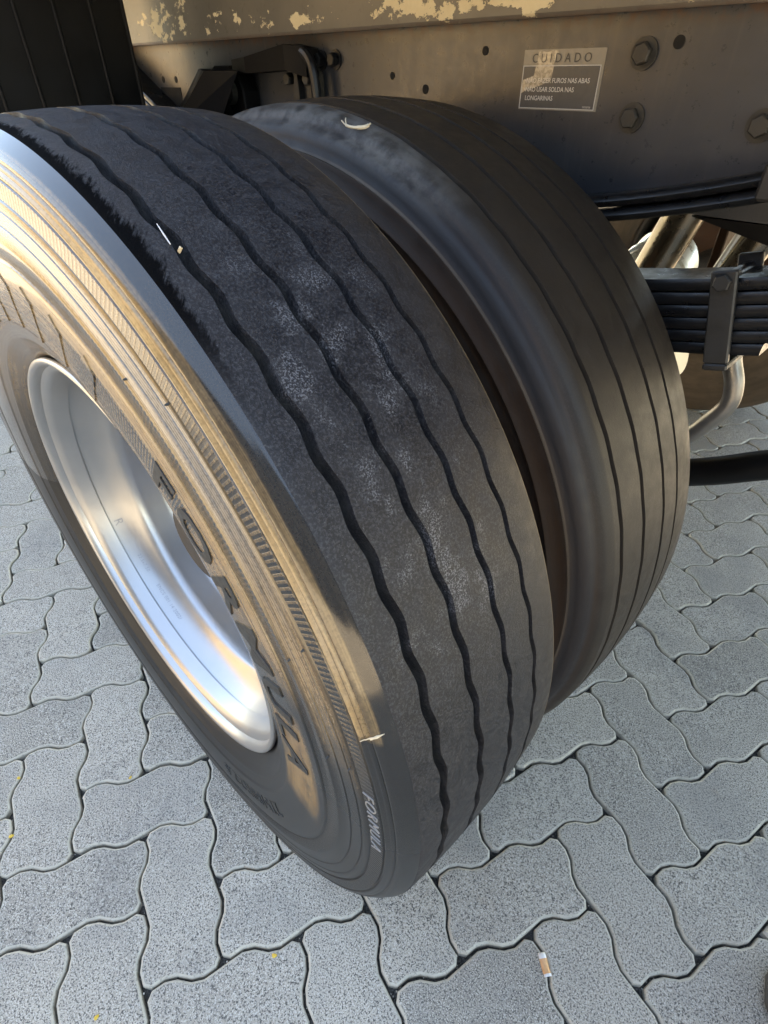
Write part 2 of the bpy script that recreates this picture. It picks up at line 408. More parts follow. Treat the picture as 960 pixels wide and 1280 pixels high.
def mat_rail():
    n = NT('rail_paint')
    p = n.pos()
    s = n.sep(p)
    big = n.noise(p, 6, 4, 0.6)
    mid = n.noise(p, 60, 5, 0.7)
    drip = n.noise(n.comb(n.m('MULTIPLY', s[0], 90), 0.0, n.m('MULTIPLY', s[2], 7)), 1.0, 4, 0.6)
    fine = n.noise(p, 500, 2, 0.6)
    c = n.mix(n.ss(big, 0.3, 0.7), (0.036, 0.039, 0.046), (0.056, 0.059, 0.066))
    c = n.mix(n.ss(drip, 0.5, 0.8, 0, 0.45), c, (0.10, 0.098, 0.092))
    c = n.mix(n.ss(mid, 0.56, 0.72, 0, 0.5), c, (0.035, 0.034, 0.033))
    c = n.mix(n.ss(mid, 0.70, 0.74, 0, 0.6), c, (0.045, 0.035, 0.028))
    rust = n.m('MULTIPLY', n.ss(s[2], 1.092, 1.104), n.ss(mid, 0.42, 0.62))
    c = n.mix(n.m('MULTIPLY', rust, 0.7), c, (0.10, 0.045, 0.022))
    M['rail'] = n.set(color=c, rough=n.ss(mid, 0.3, 0.7, 0.26, 0.38), spec=0.6, normal=n.bump(n.m('ADD', mid, n.m('MULTIPLY', fine, 0.3)), 0.15, 0.0012))

    n = NT('subframe_paint')
    p = n.pos()
    s = n.sep(p)
    big = n.noise(p, 6, 4, 0.6)
    mid = n.noise(p, 70, 5, 0.7)
    flk = n.noise(n.comb(n.m('MULTIPLY', s[0], 0.62), s[1], s[2]), 21, 9, 0.70)
    area = n.noise(n.comb(s[0], 0.0, 3.3), 4.2, 2, 0.5)
    c = n.mix(n.ss(big, 0.3, 0.7), (0.115, 0.108, 0.096), (0.165, 0.152, 0.130))
    c = n.mix(n.ss(mid, 0.55, 0.72, 0, 0.55), c, (0.075, 0.065, 0.052))
    hgt = n.m('ADD', n.ss(s[2], 1.122, 1.20, 0.13, -0.10), n.ss(s[2], 1.104, 1.122, -0.13, 0.0))
    f = n.ss(n.m('ADD', n.m('ADD', flk, hgt), n.m('MULTIPLY', n.m('SUBTRACT', area, 0.5), 0.45)), 0.625, 0.637)
    c = n.mix(f, c, n.mix(mid, (0.62, 0.52, 0.33), (0.80, 0.71, 0.50)))
    rust = n.m('MULTIPLY', n.ss(s[2], 1.103, 1.112, 1, 0), n.ss(mid, 0.3, 0.55, 0.4, 1.0))
    c = n.mix(n.m('MULTIPLY', rust, 0.75), c, (0.09, 0.04, 0.02))
    h = n.m('SUBTRACT', n.m('MULTIPLY', mid, 0.3), f)
    M['subframe'] = n.set(color=c, rough=n.mix(f, 0.42, 0.6), normal=n.bump(h, 0.4, 0.0012))

    n = NT('rim_silver')
    o = n.obj()
    f = n.noise(o, 14, 4, 0.6)
    g = n.noise(o, 400, 3, 0.6)
    c = n.mix(f, (0.38, 0.385, 0.39), (0.47, 0.475, 0.48))
    c = n.mix(n.ss(g, 0.7, 0.76, 0, 0.35), c, (0.3, 0.28, 0.25))
    M['rim'] = n.set(color=c, metal=0.85, rough=n.ss(f, 0.3, 0.7, 0.32, 0.38), normal=n.bump(g, 0.04, 0.0004), coat=0.2, coat_rough=0.2)

    n = NT('label_plate')
    p = n.pos()
    f = n.noise(p, 120, 4, 0.6)
    c = n.mix(f, (0.20, 0.195, 0.18), (0.27, 0.26, 0.235))
    M['label_title'] = n.set(color=c, rough=0.4, metal=0.2, normal=n.bump(f, 0.1, 0.0003))
    n = NT('label_dark')
    p = n.pos()
    f = n.noise(p, 120, 4, 0.6)
    c = n.mix(f, (0.055, 0.058, 0.064), (0.085, 0.088, 0.094))
    M['label_dark'] = n.set(color=c, rough=0.35, normal=n.bump(f, 0.1, 0.0003))
    n = NT('label_worn')
    p = n.pos()
    f = n.noise(p, 160, 5, 0.7)
    c = n.mix(n.ss(f, 0.35, 0.65), (0.20, 0.195, 0.18), (0.42, 0.41, 0.38))
    M['label_worn'] = n.set(color=c, rough=0.35, metal=0.4, normal=n.bump(f, 0.2, 0.0004))


mat_rail()


# ------------------------------------------------------------------ object helpers
def mesh_obj(name, verts, faces, mats, parent=None, smooth=True, fmat=None, auto=None):
    me = bpy.data.meshes.new(name)
    me.from_pydata([tuple(v) for v in verts], [], faces)
    if not isinstance(mats, (list, tuple)):
        mats = [mats]
    for k in mats:
        me.materials.append(M[k])
    if fmat:
        me.polygons.foreach_set('material_index', fmat)
    me.polygons.foreach_set('use_smooth', [smooth] * len(me.polygons))
    me.update()
    if smooth and auto:
        me.set_sharp_from_angle(angle=R_(auto))
    o = bpy.data.objects.new(name, me)
    COL.objects.link(o)
    if parent is not None:
        o.parent = parent
    return o


def empty(name, loc=(0, 0, 0), parent=None):
    o = bpy.data.objects.new(name, None)
    o.empty_display_size = 0.1
    o.location = loc
    COL.objects.link(o)
    if parent is not None:
        o.parent = parent
    return o


def tag(o, label=None, cat=None, group=None, kind=None):
    if label: o['label'] = label
    if cat: o['category'] = cat
    if group: o['group'] = group
    if kind: o['kind'] = kind
    return o


class MB:
    """collects pieces of one part"""
    def __init__(self):
        self.v, self.f = [], []

    def add(self, v, f):
        k = len(self.v)
        self.v += [Vector(q) for q in v]
        self.f += [tuple(i + k for i in q) for q in f]
        return self

    def box(self, lo, hi, bev=0.0, mat=None):
        x0, y0, z0 = lo; x1, y1, z1 = hi
        if bev <= 0:
            v = [(x, y, z) for x in (x0, x1) for y in (y0, y1) for z in (z0, z1)]
            f = [(0, 1, 3, 2), (4, 6, 7, 5), (0, 4, 5, 1), (2, 3, 7, 6), (0, 2, 6, 4), (1, 5, 7, 3)]
        else:
            # chamfered box: three scaled rectangles in z
            b = bev
            v, f = [], []
            def ring(z, i):
                return [(x0 + i + b, y0 + i, z), (x1 - i - b, y0 + i, z), (x1 - i, y0 + i + b, z), (x1 - i, y1 - i - b, z),
                        (x1 - i - b, y1 - i, z), (x0 + i + b, y1 - i, z), (x0 + i, y1 - i - b, z), (x0 + i, y0 + i + b, z)]
            for z, i in ((z0, b * .7), (z0 + b, 0), (z1 - b, 0), (z1, b * .7)):
                v += ring(z, i)
            for k in range(3):
                for j in range(8):
                    a, c = k * 8 + j, k * 8 + (j + 1) % 8
                    f.append((a, c, c + 8, a + 8))
            f.append(tuple(range(7, -1, -1))); f.append(tuple(range(24, 32)))
        if mat is not None:
            v = [mat @ Vector(q) for q in v]
        return self.add(v, f)

    def prism(self, pts, d0, d1, axis='y', bev=0.0):
        """polygon pts (a,b) extruded along axis from d0 to d1"""
        n = len(pts)
        def P(a, b, d):
            return {'y': (a, d, b), 'x': (d, a, b), 'z': (a, b, d)}[axis]
        cx = sum(p[0] for p in pts) / n; cy = sum(p[1] for p in pts) / n
        rings = [(d0, 1.0), (d1, 1.0)]
        if bev:
            s = bev / max(max(abs(p[0] - cx) for p in pts), max(abs(p[1] - cy) for p in pts))
            sg = 1 if d1 > d0 else -1
            rings = [(d0, 1 - s), (d0 + sg * bev, 1.0), (d1 - sg * bev, 1.0), (d1, 1 - s)]
        v = []
        for d, k in rings:
            v += [P(cx + (a - cx) * k, cy + (b - cy) * k, d) for a, b in pts]
        f = [tuple(range(n))[::-1], tuple(range((len(rings) - 1) * n, len(rings) * n))]
        for q in range(len(rings) - 1):
            for j in range(n):
                f.append((q * n + j, q * n + (j + 1) % n, (q + 1) * n + (j + 1) % n, (q + 1) * n + j))
        return self.add(v, f)

    def tube(self, path, rad, seg=16, cap=True):
        path = [Vector(p) for p in path]
        n = len(path)
        rads = rad if isinstance(rad, (list, tuple)) else [rad] * n
        t0 = (path[1] - path[0]).normalized()
        up = Vector((0, 0, 1)) if abs(t0.z) < 0.9 else Vector((1, 0, 0))
        nx = t0.cross(up).normalized()
        v, f = [], []
        for i, p in enumerate(path):
            t = ((path[min(i + 1, n - 1)] - p).normalized() + (p - path[max(i - 1, 0)]).normalized()).normalized() if 0 < i < n - 1 else (
                (path[1] - path[0]).normalized() if i == 0 else (path[-1] - path[-2]).normalized())
            nx = (nx - t * nx.dot(t)).normalized()
            ny = t.cross(nx)
            for j in range(seg):
                a = 2 * math.pi * j / seg
                v.append(p + (nx * math.cos(a) + ny * math.sin(a)) * rads[i])
        for i in range(n - 1):
            for j in range(seg):
                a, b = i * seg + j, i * seg + (j + 1) % seg
                f.append((a, b, b + seg, a + seg))
        if cap:
            f.append(tuple(range(seg))[::-1]); f.append(tuple(range((n - 1) * seg, n * seg)))
        return self.add(v, f)

    def lathe_y(self, prof, seg=48, closed=False):
        """profile (r,y) turned about Y"""
        v, f = [], []
        n = len(prof)
        for i in range(seg):
            a = 2 * math.pi * i / seg
            for r, y in prof:
                v.append((r * math.cos(a), y, r * math.sin(a)))
        for i in range(seg):
            k = (i + 1) % seg
            for j in range(n - 1 if not closed else n):
                jj = (j + 1) % n
                f.append((i * n + j, i * n + jj, k * n + jj, k * n + j))
        return self.add(v, f)

    def build(self, name, mat, parent=None, smooth=True, auto=35):
        o = mesh_obj(name, self.v, self.f, mat, parent, smooth, auto=auto)
        return o


def spline(pts, n=8):
    """Catmull-Rom through points"""
    P = [Vector(p) for p in pts]
    P = [P[0] * 2 - P[1]] + P + [P[-1] * 2 - P[-2]]
    out = []
    for i in range(1, len(P) - 2):
        for k in range(n):
            t = k / n
            a, b, c, d = P[i - 1], P[i], P[i + 1], P[i + 2]
            out.append(0.5 * ((2 * b) + (c - a) * t + (2 * a - 5 * b + 4 * c - d) * t * t + (3 * b - a - 3 * c + d) * t ** 3))
    out.append(P[-2])
    return out


def text_mesh(body, size, align='LEFT', extrude=0.0, spacing=1.0, shear=0.0, bold=0.0):
    cu = bpy.data.curves.new('text', 'FONT')
    cu.body = body
    cu.size = size
    cu.align_x = align
    cu.space_character = spacing
    cu.shear = shear
    cu.extrude = extrude
    cu.offset = bold
    cu.resolution_u = 3
    o = bpy.data.objects.new('text', cu)
    COL.objects.link(o)
    dg = bpy.context.evaluated_depsgraph_get()
    me = bpy.data.meshes.new_from_object(o.evaluated_get(dg))
    v = [p.co.copy() for p in me.vertices]
    f = [tuple(p.vertices) for p in me.polygons]
    bpy.data.objects.remove(o)
    bpy.data.meshes.remove(me)
    bpy.data.curves.remove(cu)
    return v, f


# ------------------------------------------------------------------ ground: bed, joints, pavers
bed = mesh_obj('ground', [(-150, -150, -0.030), (150, -150, -0.030), (150, 150, -0.030), (-150, 150, -0.030)], [(0, 1, 2, 3)], 'paver', smooth=False)
tag(bed, 'grey paved yard reaching far behind the truck', kind='structure')
pavement = mesh_obj('pavement', [(-12, -9, -0.014), (9, -9, -0.014), (9, 9, -0.014), (-12, 9, -0.014)], [(0, 1, 2, 3)], 'sand', smooth=False)
tag(pavement, 'grey concrete paving of interlocking zigzag blocks with dark sand joints', kind='structure')

U = 0.1150
PA = 1.1081
E1 = Vector((math.cos(PA), math.sin(PA), 0))
E2 = Vector((math.sin(PA), -math.cos(PA), 0))
PO = Vector((0.2359, -0.2491, 0))
AMP = 0.085


def paver_outline(ns, nt):
    pts = []
    for i in range(ns):
        pts += [(i, 0), (i + 1 / 3, -AMP), (i + 2 / 3, AMP)]
    for j in range(nt):
        pts += [(ns, j), (ns + AMP, j + 1 / 3), (ns - AMP, j + 2 / 3)]
    top = []
    for i in range(ns):
        top += [(i + 1 / 3, nt - AMP), (i + 2 / 3, nt + AMP), (i + 1, nt)]
    pts += top[::-1]
    lf = []
    for j in range(nt):
        lf += [(AMP, j + 1 / 3), (-AMP, j + 2 / 3), (0, j + 1)]
    pts += lf[::-1]
    # drop collinear mid-side lattice points so the long sides run as one zigzag
    return [Vector((a - ns / 2, b - nt / 2)) * U for a, b in pts]


def inset(pts, d):
    n = len(pts)
    area = sum(pts[i].x * pts[(i + 1) % n].y - pts[(i + 1) % n].x * pts[i].y for i in range(n))
    sg = 1 if area > 0 else -1
    out = []
    for i in range(n):
        a, b, c = pts[i - 1], pts[i], pts[(i + 1) % n]
        e1 = (b - a).normalized(); e2 = (c - b).normalized()
        n1 = Vector((-e1.y, e1.x)) * sg; n2 = Vector((-e2.y, e2.x)) * sg
        nn = (n1 + n2)
        nn /= max(0.5, nn.dot(n1))
        out.append(b + nn * d)
    return out


def chaikin(pts, q=0.24):
    out = []
    n = len(pts)
    for i in range(n):
        a, b = pts[i], pts[(i + 1) % n]
        out += [a.lerp(b, q), a.lerp(b, 1 - q)]
    return out


def paver_geo(ns, nt, fine=True):
    o = inset(paver_outline(ns, nt), 0.0018)
    if fine:
        o = chaikin(o)
    rings = [(o, -0.022), (o, -0.0036), (inset(o, 0.0010), -0.0013), (inset(o, 0.0036), 0.0)] if fine else [(o, -0.022), (o, -0.004), (inset(o, 0.0045), 0.0)]
    v, f, fm = [], [], []
    n = len(o)
    for pts, z in rings:
        for p in pts:
            w = E1 * p.x + E2 * p.y
            v.append((w.x, w.y, z))
    for k in range(len(rings) - 1):
        for i in range(n):
            a, b = k * n + i, k * n + (i + 1) % n
            f.append((a, a + n, b + n, b)); fm.append(1)
    f.append(tuple(range((len(rings) - 1) * n, len(rings) * n))[::-1]); fm.append(0)
    return v, f, fm


def pix(P):
    d = Vector(P) - CP
    z = d.dot(FV)
    if z < 0.05:
        return None
    return (480 + 688 * d.dot(RV) / z, 640 - 688 * d.dot(UV) / z, z)


cells = []
for s in range(-95, 95):
    for t in range(-95, 95):
        q = (s + t) % 4
        if q == 0:
            ns, nt = 2, 1
        elif q == 2:
            ns, nt = 1, 2
        else:
            continue
        c = PO + (E1 * (s + ns / 2) + E2 * (t + nt / 2)) * U
        if not (-11.5 < c.x < 7 and -7.5 < c.y < 7.5):
            continue
        px = pix(c)
        vis = px is not None and -110 < px[0] < 1070 and 380 < px[1] < 1420
        cells.append((px[2] if vis else 1e9, c, ns, nt))
cells.sort(key=lambda e: e[0])
geo = {}
for ns, nt in ((2, 1), (1, 2)):
    v, f, fm = paver_geo(ns, nt)
    me = bpy.data.meshes.new('paver')
    me.from_pydata(v, [], f)
    me.materials.append(M['paver']); me.materials.append(M['paver_edge'])
    me.polygons.foreach_set('material_index', fm)
    me.polygons.foreach_set('use_smooth', [False] * len(f))
    me.update()
    geo[(ns, nt)] = (me, paver_geo(ns, nt, False))
sv, sf, sm = [], [], []
NP = 0
for z, c, ns, nt in cells:
    dz = random.uniform(-0.0014, 0.0014)
    if z < 1e8 and NP < 298:
        o = bpy.data.objects.new('paver', geo[(ns, nt)][0])
        o.location = (c.x + random.uniform(-.0006, .0006), c.y + random.uniform(-.0006, .0006), dz)
        o.rotation_euler = (random.gauss(0, 0.006), random.gauss(0, 0.006), random.gauss(0, 0.006))
        COL.objects.link(o)
        o.parent = pavement
        NP += 1
    else:
        v, f, fm = geo[(ns, nt)][1]
        k = len(sv)
        sv += [(p[0] + c.x, p[1] + c.y, p[2] + dz) for p in v]
        sf += [tuple(i + k for i in q) for q in f]
        sm += fm
rest = mesh_obj('paver_field', sv, sf, ['paver', 'paver_edge'], pavement, smooth=False, fmat=sm)
rest['kind'] = 'stuff'

# loose grit lying in the joints and a little on the blocks
gv, gf = [], []
near = [e for e in cells if e[0] < 2.2]
for k in range(9000):
    z_, c, ns, nt = random.choice(near)
    if k % 14:
        o_ = paver_outline(ns, nt)
        i_ = random.randrange(len(o_))
        p_ = o_[i_].lerp(o_[(i_ + 1) % len(o_)], random.random())
        jx, jy = random.gauss(0, .0012), random.gauss(0, .0012)
        zz = random.uniform(-0.012, -0.0045)
        sz = random.uniform(0.0006, 0.0017)
    else:
        p_ = Vector((random.uniform(-.5, .5) * ns * U, random.uniform(-.5, .5) * nt * U))
        jx = jy = 0.0
        sz = random.uniform(0.0004, 0.0009)
        zz = 0.0012
    w_ = c + E1 * p_.x + E2 * p_.y
    b_ = len(gv)
    for d_ in ((1, 0, 0), (0, 1, 0), (-1, 0, 0), (0, -1, 0), (0, 0, .8), (0, 0, -.8)):
        q_ = random.uniform(.7, 1.25) * sz
        gv.append((w_.x + jx + d_[0] * q_, w_.y + jy + d_[1] * q_, zz + d_[2] * q_))
    gf += [(b_ + i, b_ + (i + 1) % 4, b_ + 4) for i in range(4)] + [(b_ + (i + 1) % 4, b_ + i, b_ + 5) for i in range(4)]
gn = NT('grit_stone')
gi = gn.t.nodes.new('ShaderNodeNewGeometry').outputs['Random Per Island']
M['grit'] = gn.set(color=gn.ramp(gi, [(0.0, (0.05, 0.047, 0.042)), (0.6, (0.14, 0.13, 0.115)), (0.9, (0.32, 0.29, 0.24)), (1.0, (0.55, 0.52, 0.46))]), rough=0.85)
grit = mesh_obj('joint_grit', gv, gf, 'grit', pavement, smooth=False)
grit['kind'] = 'stuff'

# ------------------------------------------------------------------ truck
RT = 0.517
truck = empty('truck', (0, 1.3, 0))
tag(truck, 'old grey truck chassis with twin rear wheels, leaf springs and flaking cream paint', 'truck')
TO = Vector((0, -1.3, 0))


def tpart(o):
    """parts are modelled in world coordinates; hang them on the truck empty"""
    o.parent = truck
    o.matrix_parent_inverse = Matrix.Translation(TO)
    return o


def tyre_mesh(outer_prof, tread_y, grooves, width, inner_prof, nseg, waves, amp, gw, gd, mats):
    """outer_prof: (r,y) from bead to outer shoulder; tread between; inner_prof shoulder to bead"""
    y0, y1 = tread_y
    yc = (y0 + y1) / 2
    def crown(y):
        return RT - 0.0055 * ((y - yc) / ((y1 - y0) / 2)) ** 2
    v, f, fm = [], [], []
    n = None
    for i in range(nseg):
        th = 2 * math.pi * i / nseg
        ph = th * waves / (2 * math.pi)
        def wave(k):
            p = (ph + 0.18 * k) % 1.0
            w = 2 * abs(2 * p - 1) - 1
            w = max(-0.75, min(0.75, w)) / 0.75
            return w * amp
        prof = [(r, y, 0) for r, y in outer_prof]
        prev = y0
        prof.append((crown(y0 + 0.0012), y0 + 0.0012, 1))
        for k, g in enumerate(grooves):
            jit = 0.0006 * noise.noise(Vector((math.cos(th) * 9, math.sin(th) * 9, k * 3.1)))
            gc = g + wave(k) + jit
            h = gw[k] / 2
            d = gd[k]
            mid = (prev + g) / 2
            prof.append((crown(mid - (g - prev) * .2), mid - (g - prev) * .2, 1))
            prof.append((crown(mid + (g - prev) * .15), mid + (g - prev) * .15, 1))
            for dy, dd in ((-h, 0), (-h * 0.84, d * .45), (-h * 0.68, d * .85), (-h * .4, d), (h * .4, d), (h * 0.68, d * .85), (h * 0.84, d * .45), (h, 0)):
                prof.append((crown(gc + dy) - dd, gc + dy, 1))
            prev = g
        mid = (prev + y1) / 2
        prof.append((crown(mid), mid, 1))
        prof.append((crown(y1 - 0.001), y1 - 0.001, 1))
        prof += [(r, y, 2) for r, y in inner_prof]
        n = len(prof)
        c, s = math.cos(th), math.sin(th)
        for r, y, _ in prof:
            v.append((r * c, y, r * s))
    flags = [p[2] for p in prof]
    for i in range(nseg):
        k = (i + 1) % nseg
        for j in range(n - 1):
            f.append((i * n + j, k * n + j, k * n + j + 1, i * n + j + 1))
            fm.append(0 if flags[j] == 0 and flags[j + 1] == 0 else (1 if flags[j] < 2 else 2))
    me = bpy.data.meshes.new('tyre')
    me.from_pydata(v, [], f)
    for k in mats:
        me.materials.append(M[k])
    me.polygons.foreach_set('material_index', fm)
    me.polygons.foreach_set('use_smooth', [True] * len(f))
    me.update()
    me.set_sharp_from_angle(angle=R_(50))
    return me


SIDE = [(0.284, 0.040), (0.290, 0.031), (0.297, 0.0275), (0.303, 0.020), (0.312, 0.0135), (0.322, 0.009), (0.3235, 0.0075), (0.326, 0.0072),
        (0.328, 0.0068), (0.338, 0.0038), (0.341, 0.0034), (0.342, 0.0022), (0.345, 0.0018), (0.365, 0.0002), (0.392, -0.0004), (0.4065, 0.0),
        (0.4085, 0.0003), (0.4095, 0.0017), (0.4110, 0.0018), (0.4120, 0.0006), (0.428, 0.0004), (0.4292, 0.0004), (0.4300, 0.0012), (0.4440, 0.0015), (0.4448, 0.0026), (0.4458, 0.0026), (0.4466, 0.0017), (0.4575, 0.0026), (0.4582, 0.0036), (0.4590, 0.0036), (0.4598, 0.0028),
        (0.4665, 0.0034), (0.4680, 0.0052), (0.4690, 0.0052), (0.4700, 0.0036), (0.4835, 0.0052), (0.4845, 0.0068), (0.4855, 0.0068), (0.4865, 0.0055),
        (0.4885, 0.0058), (0.4900, 0.0080), (0.4915, 0.0082), (0.4935, 0.0092), (0.4942, 0.0106), (0.4950, 0.0106), (0.4958, 0.0102), (0.4975, 0.0108), (0.5005, 0.0132), (0.5035, 0.0160), (0.5062, 0.0192),
        (0.5085, 0.0222), (0.5105, 0.0246)]


def sidewall_y(r):
    for (r0, y0), (r1, y1) in zip(SIDE, SIDE[1:]):
        if r0 <= r <= r1:
            return y0 + (y1 - y0) * (r - r0) / (r1 - r0)
    return SIDE[-1][1]


# outer wheel -----------------------------------------------------------------
outer = empty('outer_wheel', (0, -1.3, RT), truck)
outer['label'] = 'outer rear wheel with zigzag grooves and tan film and painted gold reflection on its sidewall'
back = [(0.5095, 0.2262), (0.506, 0.2285), (0.498, 0.2325), (0.485, 0.2385), (0.46, 0.2455), (0.42, 0.2500), (0.37, 0.2490), (0.33, 0.2420), (0.305, 0.2310), (0.290, 0.219), (0.284, 0.211)]
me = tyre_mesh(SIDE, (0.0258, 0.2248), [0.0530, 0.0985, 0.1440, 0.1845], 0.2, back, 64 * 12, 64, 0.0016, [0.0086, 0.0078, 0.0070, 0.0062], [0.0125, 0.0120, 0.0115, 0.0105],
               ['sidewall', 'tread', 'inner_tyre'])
ty = bpy.data.objects.new('tyre', me)
COL.objects.link(ty)
ty.parent = outer

# rim with its disc (one pressed and welded piece)
RIMP = [(0.2700, 0.0580), (0.2760, 0.0400), (0.2800, 0.0310), (0.2900, 0.0290), (0.2950, 0.0260), (0.2972, 0.0225), (0.2968, 0.0190), (0.2940, 0.0170), (0.2905, 0.0180), (0.2880, 0.0215), (0.2862, 0.0270),
        (0.2848, 0.0360), (0.2835, 0.0440), (0.2800, 0.0475), (0.2778, 0.0490), (0.2765, 0.0520), (0.2720, 0.0640), (0.2665, 0.0780),
        (0.2600, 0.0900), (0.2520, 0.0985), (0.2470, 0.1030), (0.2440, 0.1090), (0.2425, 0.1200), (0.2410, 0.1500), (0.2370, 0.1640),
        (0.2250, 0.1730), (0.1900, 0.1790), (0.1750, 0.1800), (0.1650, 0.1800), (0.1450, 0.1800), (0.1420, 0.1780), (0.1400, 0.1750), (0.1405, 0.1900)]
rim = MB().lathe_y(RIMP, 160).build('rim', 'rim', outer, auto=60)
MB().lathe_y([(0.262, 0.100), (0.272, 0.13), (0.276, 0.20), (0.286, 0.222), (0.295, 0.228), (0.295, 0.233), (0.28, 0.233), (0.262, 0.20), (0.25, 0.14)], 96).build('rim_barrel', 'rim', outer)
MB().lathe_y([(0.1395, 0.195), (0.138, 0.170), (0.132, 0.162), (0.118, 0.158), (0.095, 0.154), (0.09, 0.150), (0.05, 0.148), (0.0005, 0.148)], 48).build('hub', 'axle_iron', outer)
for k in range(10):
    a = 2 * math.pi * k / 10
    b = MB()
    hexp = [(0.0165 * math.cos(math.pi / 3 * j) + 0.1675 * math.cos(a), 0.0165 * math.sin(math.pi / 3 * j) + 0.1675 * math.sin(a)) for j in range(6)]
    b.prism(hexp, 0.1798, 0.160, 'y', 0.002)
    b.build('wheel_nut', 'bolt_steel', outer, smooth=False, auto=None)
for k in range(10):
    a = 2 * math.pi * (k + .5) / 10
    b = MB()
    b.prism([(0.207 * math.cos(a) + 0.022 * math.cos(2 * math.pi * j / 20), 0.207 * math.sin(a) + 0.022 * math.sin(2 * math.pi * j / 20)) for j in range(20)], 0.1735, 0.1765, 'y')
    b.build('hand_hole', 'hole_black', outer, smooth=False)



def wrap_text(body, size, r_mid, th0, proud, spacing=1.0, shear=0.0, bold=0.0, rim_side=False, stretch=1.0):
    """raised letters on the outer wall, tops pointing away from the hub, running clockwise"""
    v, f = text_mesh(body, size, 'LEFT', 0.5, spacing, shear, bold)
    out = []
    for p in v:
        r = r_mid + (p.y - size * 0.35)
        th = th0 - p.x * stretch / r_mid
        y = sidewall_y(r)
        y = y - proud if p.z > 0 else y + 0.002
        out.append((r * math.cos(th), y, r * math.sin(th)))
    return out, f


v, f = wrap_text('FORMULA', 0.050, 0.3700, R_(52), 0.0012, 1.2, 0.0, 0.0012, stretch=1.35)
mesh_obj('raised_lettering', v, f, 'letter_rubber', outer, smooth=False)
v, f = wrap_text('275/80R22.5', 0.034, 0.372, R_(-38), 0.0010, 1.15, 0.0, 0.0, stretch=1.1)
mesh_obj('raised_lettering', v, f, 'letter_rubber', outer, smooth=False)
v, f = wrap_text('FORMULA', 0.0165, 0.4765, R_(10.5), 0.0009, 1.2, 0.15, -0.00035, stretch=1.15)
mesh_obj('raised_lettering', v, f, 'letter_pale', outer, smooth=False)
# angular chevrons moulded above the rim
for k in range(7):
    a0 = R_(68 + k * 8.5)
    poly = [(0.343, -0.02), (0.385, -0.055), (0.396, -0.02), (0.372, 0.03), (0.352, 0.045)]
    vv = []
    for yy in (0.002, -0.0013):
        for r, da in poly:
            vv.append((r * math.cos(a0 + da), sidewall_y(r) + yy, r * math.sin(a0 + da)))
    n5 = 5
    ff = [tuple(range(5, 10))] + [(j, (j + 1) % 5, 5 + (j + 1) % 5, 5 + j) for j in range(5)]
    mesh_obj('moulded_chevron', vv, ff, 'sidewall', outer, smooth=False)
# little moulding nubs
for r, a in ((0.4335, 26), (0.4622, 28), (0.4335, 12), (0.462, 13), (0.433, 58), (0.466, 52)):
    a = R_(a)
    b = MB().tube([(r * math.cos(a), sidewall_y(r) + 0.001, r * math.sin(a)), (r * math.cos(a), sidewall_y(r) - 0.0025, r * math.sin(a))], [0.0013, 0.0007], 8)
    b.build('moulding_nub', 'letter_rubber', outer)
# stamped marks on the rim wall, following it
def rim_text(body, size, th0, ymid, stretch=1.0):
    v, f = text_mesh(body, size, 'LEFT', 0.5, 1.15)
    out = []
    for p in v:
        y = ymid + (p.y - size * .35)
        r = None
        for (r0, y0), (r1, y1) in zip(RIMP[14:], RIMP[15:]):
            if y0 <= y <= y1:
                r = r0 + (r1 - r0) * (y - y0) / (y1 - y0)
        r = r or 0.268
        th = th0 + p.x * stretch / r
        r = r - 0.0004 if p.z > 0 else r + 0.001
        out.append((r * math.cos(th), y, r * math.sin(th)))
    return out, f
simple('stamp_grey', (0.30, 0.31, 0.33), 0.4, 0.6, 0.2, 200, 0.0)
for body, size, th0, ym in (('R', 0.020, -162, 0.072), ('22.5x7.50', 0.008, -146, 0.076), ('ENCS 001 14 2002/', 0.0085, -132, 0.077)):
    v, f = rim_text(body, size, R_(th0), ym)
    mesh_obj('stamped_lettering', v, f, 'stamp_grey', outer, smooth=False)

# torn edge of the dried film on the shoulder
path = []
for k in range(9):
    t = k / 8
    r = 0.4885 + 0.0165 * t
    a = R_(18.9 + 0.8 * t)
    path.append((r * math.cos(a), sidewall_y(r) - 0.0008, r * math.sin(a)))
b = MB().tube(path, [0.0003, 0.0004, 0.0004, 0.0006, 0.0012, 0.0009, 0.0013, 0.0007, 0.0003], 6)
b.build('peeling_film', 'straw', outer)

# inner wheel -----------------------------------------------------------------
inner = empty('inner_wheel', (0, -1.3 + 0.305, RT), truck)
inner['label'] = 'inner rear wheel with straight grooves and brown dust in the gap'
front = [(0.284, 0.040), (0.292, 0.026), (0.31, 0.012), (0.335, 0.004), (0.37, 0.0), (0.42, -0.0005), (0.445, 0.0016), (0.452, 0.0026), (0.4530, 0.0018), (0.4545, 0.0020), (0.4555, 0.0032), (0.470, 0.0066),
         (0.4745, 0.0080), (0.4752, 0.0074), (0.4765, 0.0080), (0.4775, 0.0094), (0.4850, 0.0112), (0.4910, 0.0136), (0.4948, 0.0168), (0.4966, 0.0202), (0.4982, 0.0238), (0.5010, 0.0270), (0.5048, 0.0296), (0.5078, 0.0326), (0.5094, 0.0362)]
back2 = [(0.5095, 0.2425), (0.506, 0.245), (0.497, 0.249), (0.485, 0.2525), (0.46, 0.256), (0.42, 0.258), (0.37, 0.256), (0.33, 0.248), (0.305, 0.236), (0.290, 0.222), (0.284, 0.214)]
me = tyre_mesh(front, (0.0385, 0.2410), [0.0545, 0.1005, 0.1500, 0.1910], 0.2, back2, 360, 60, 0.0005, [0.0068, 0.0070, 0.0066, 0.0058], [0.0110, 0.0110, 0.0105, 0.010],
               ['inner_tyre', 'inner_tyre', 'inner_tyre'])
INNER_ME = me
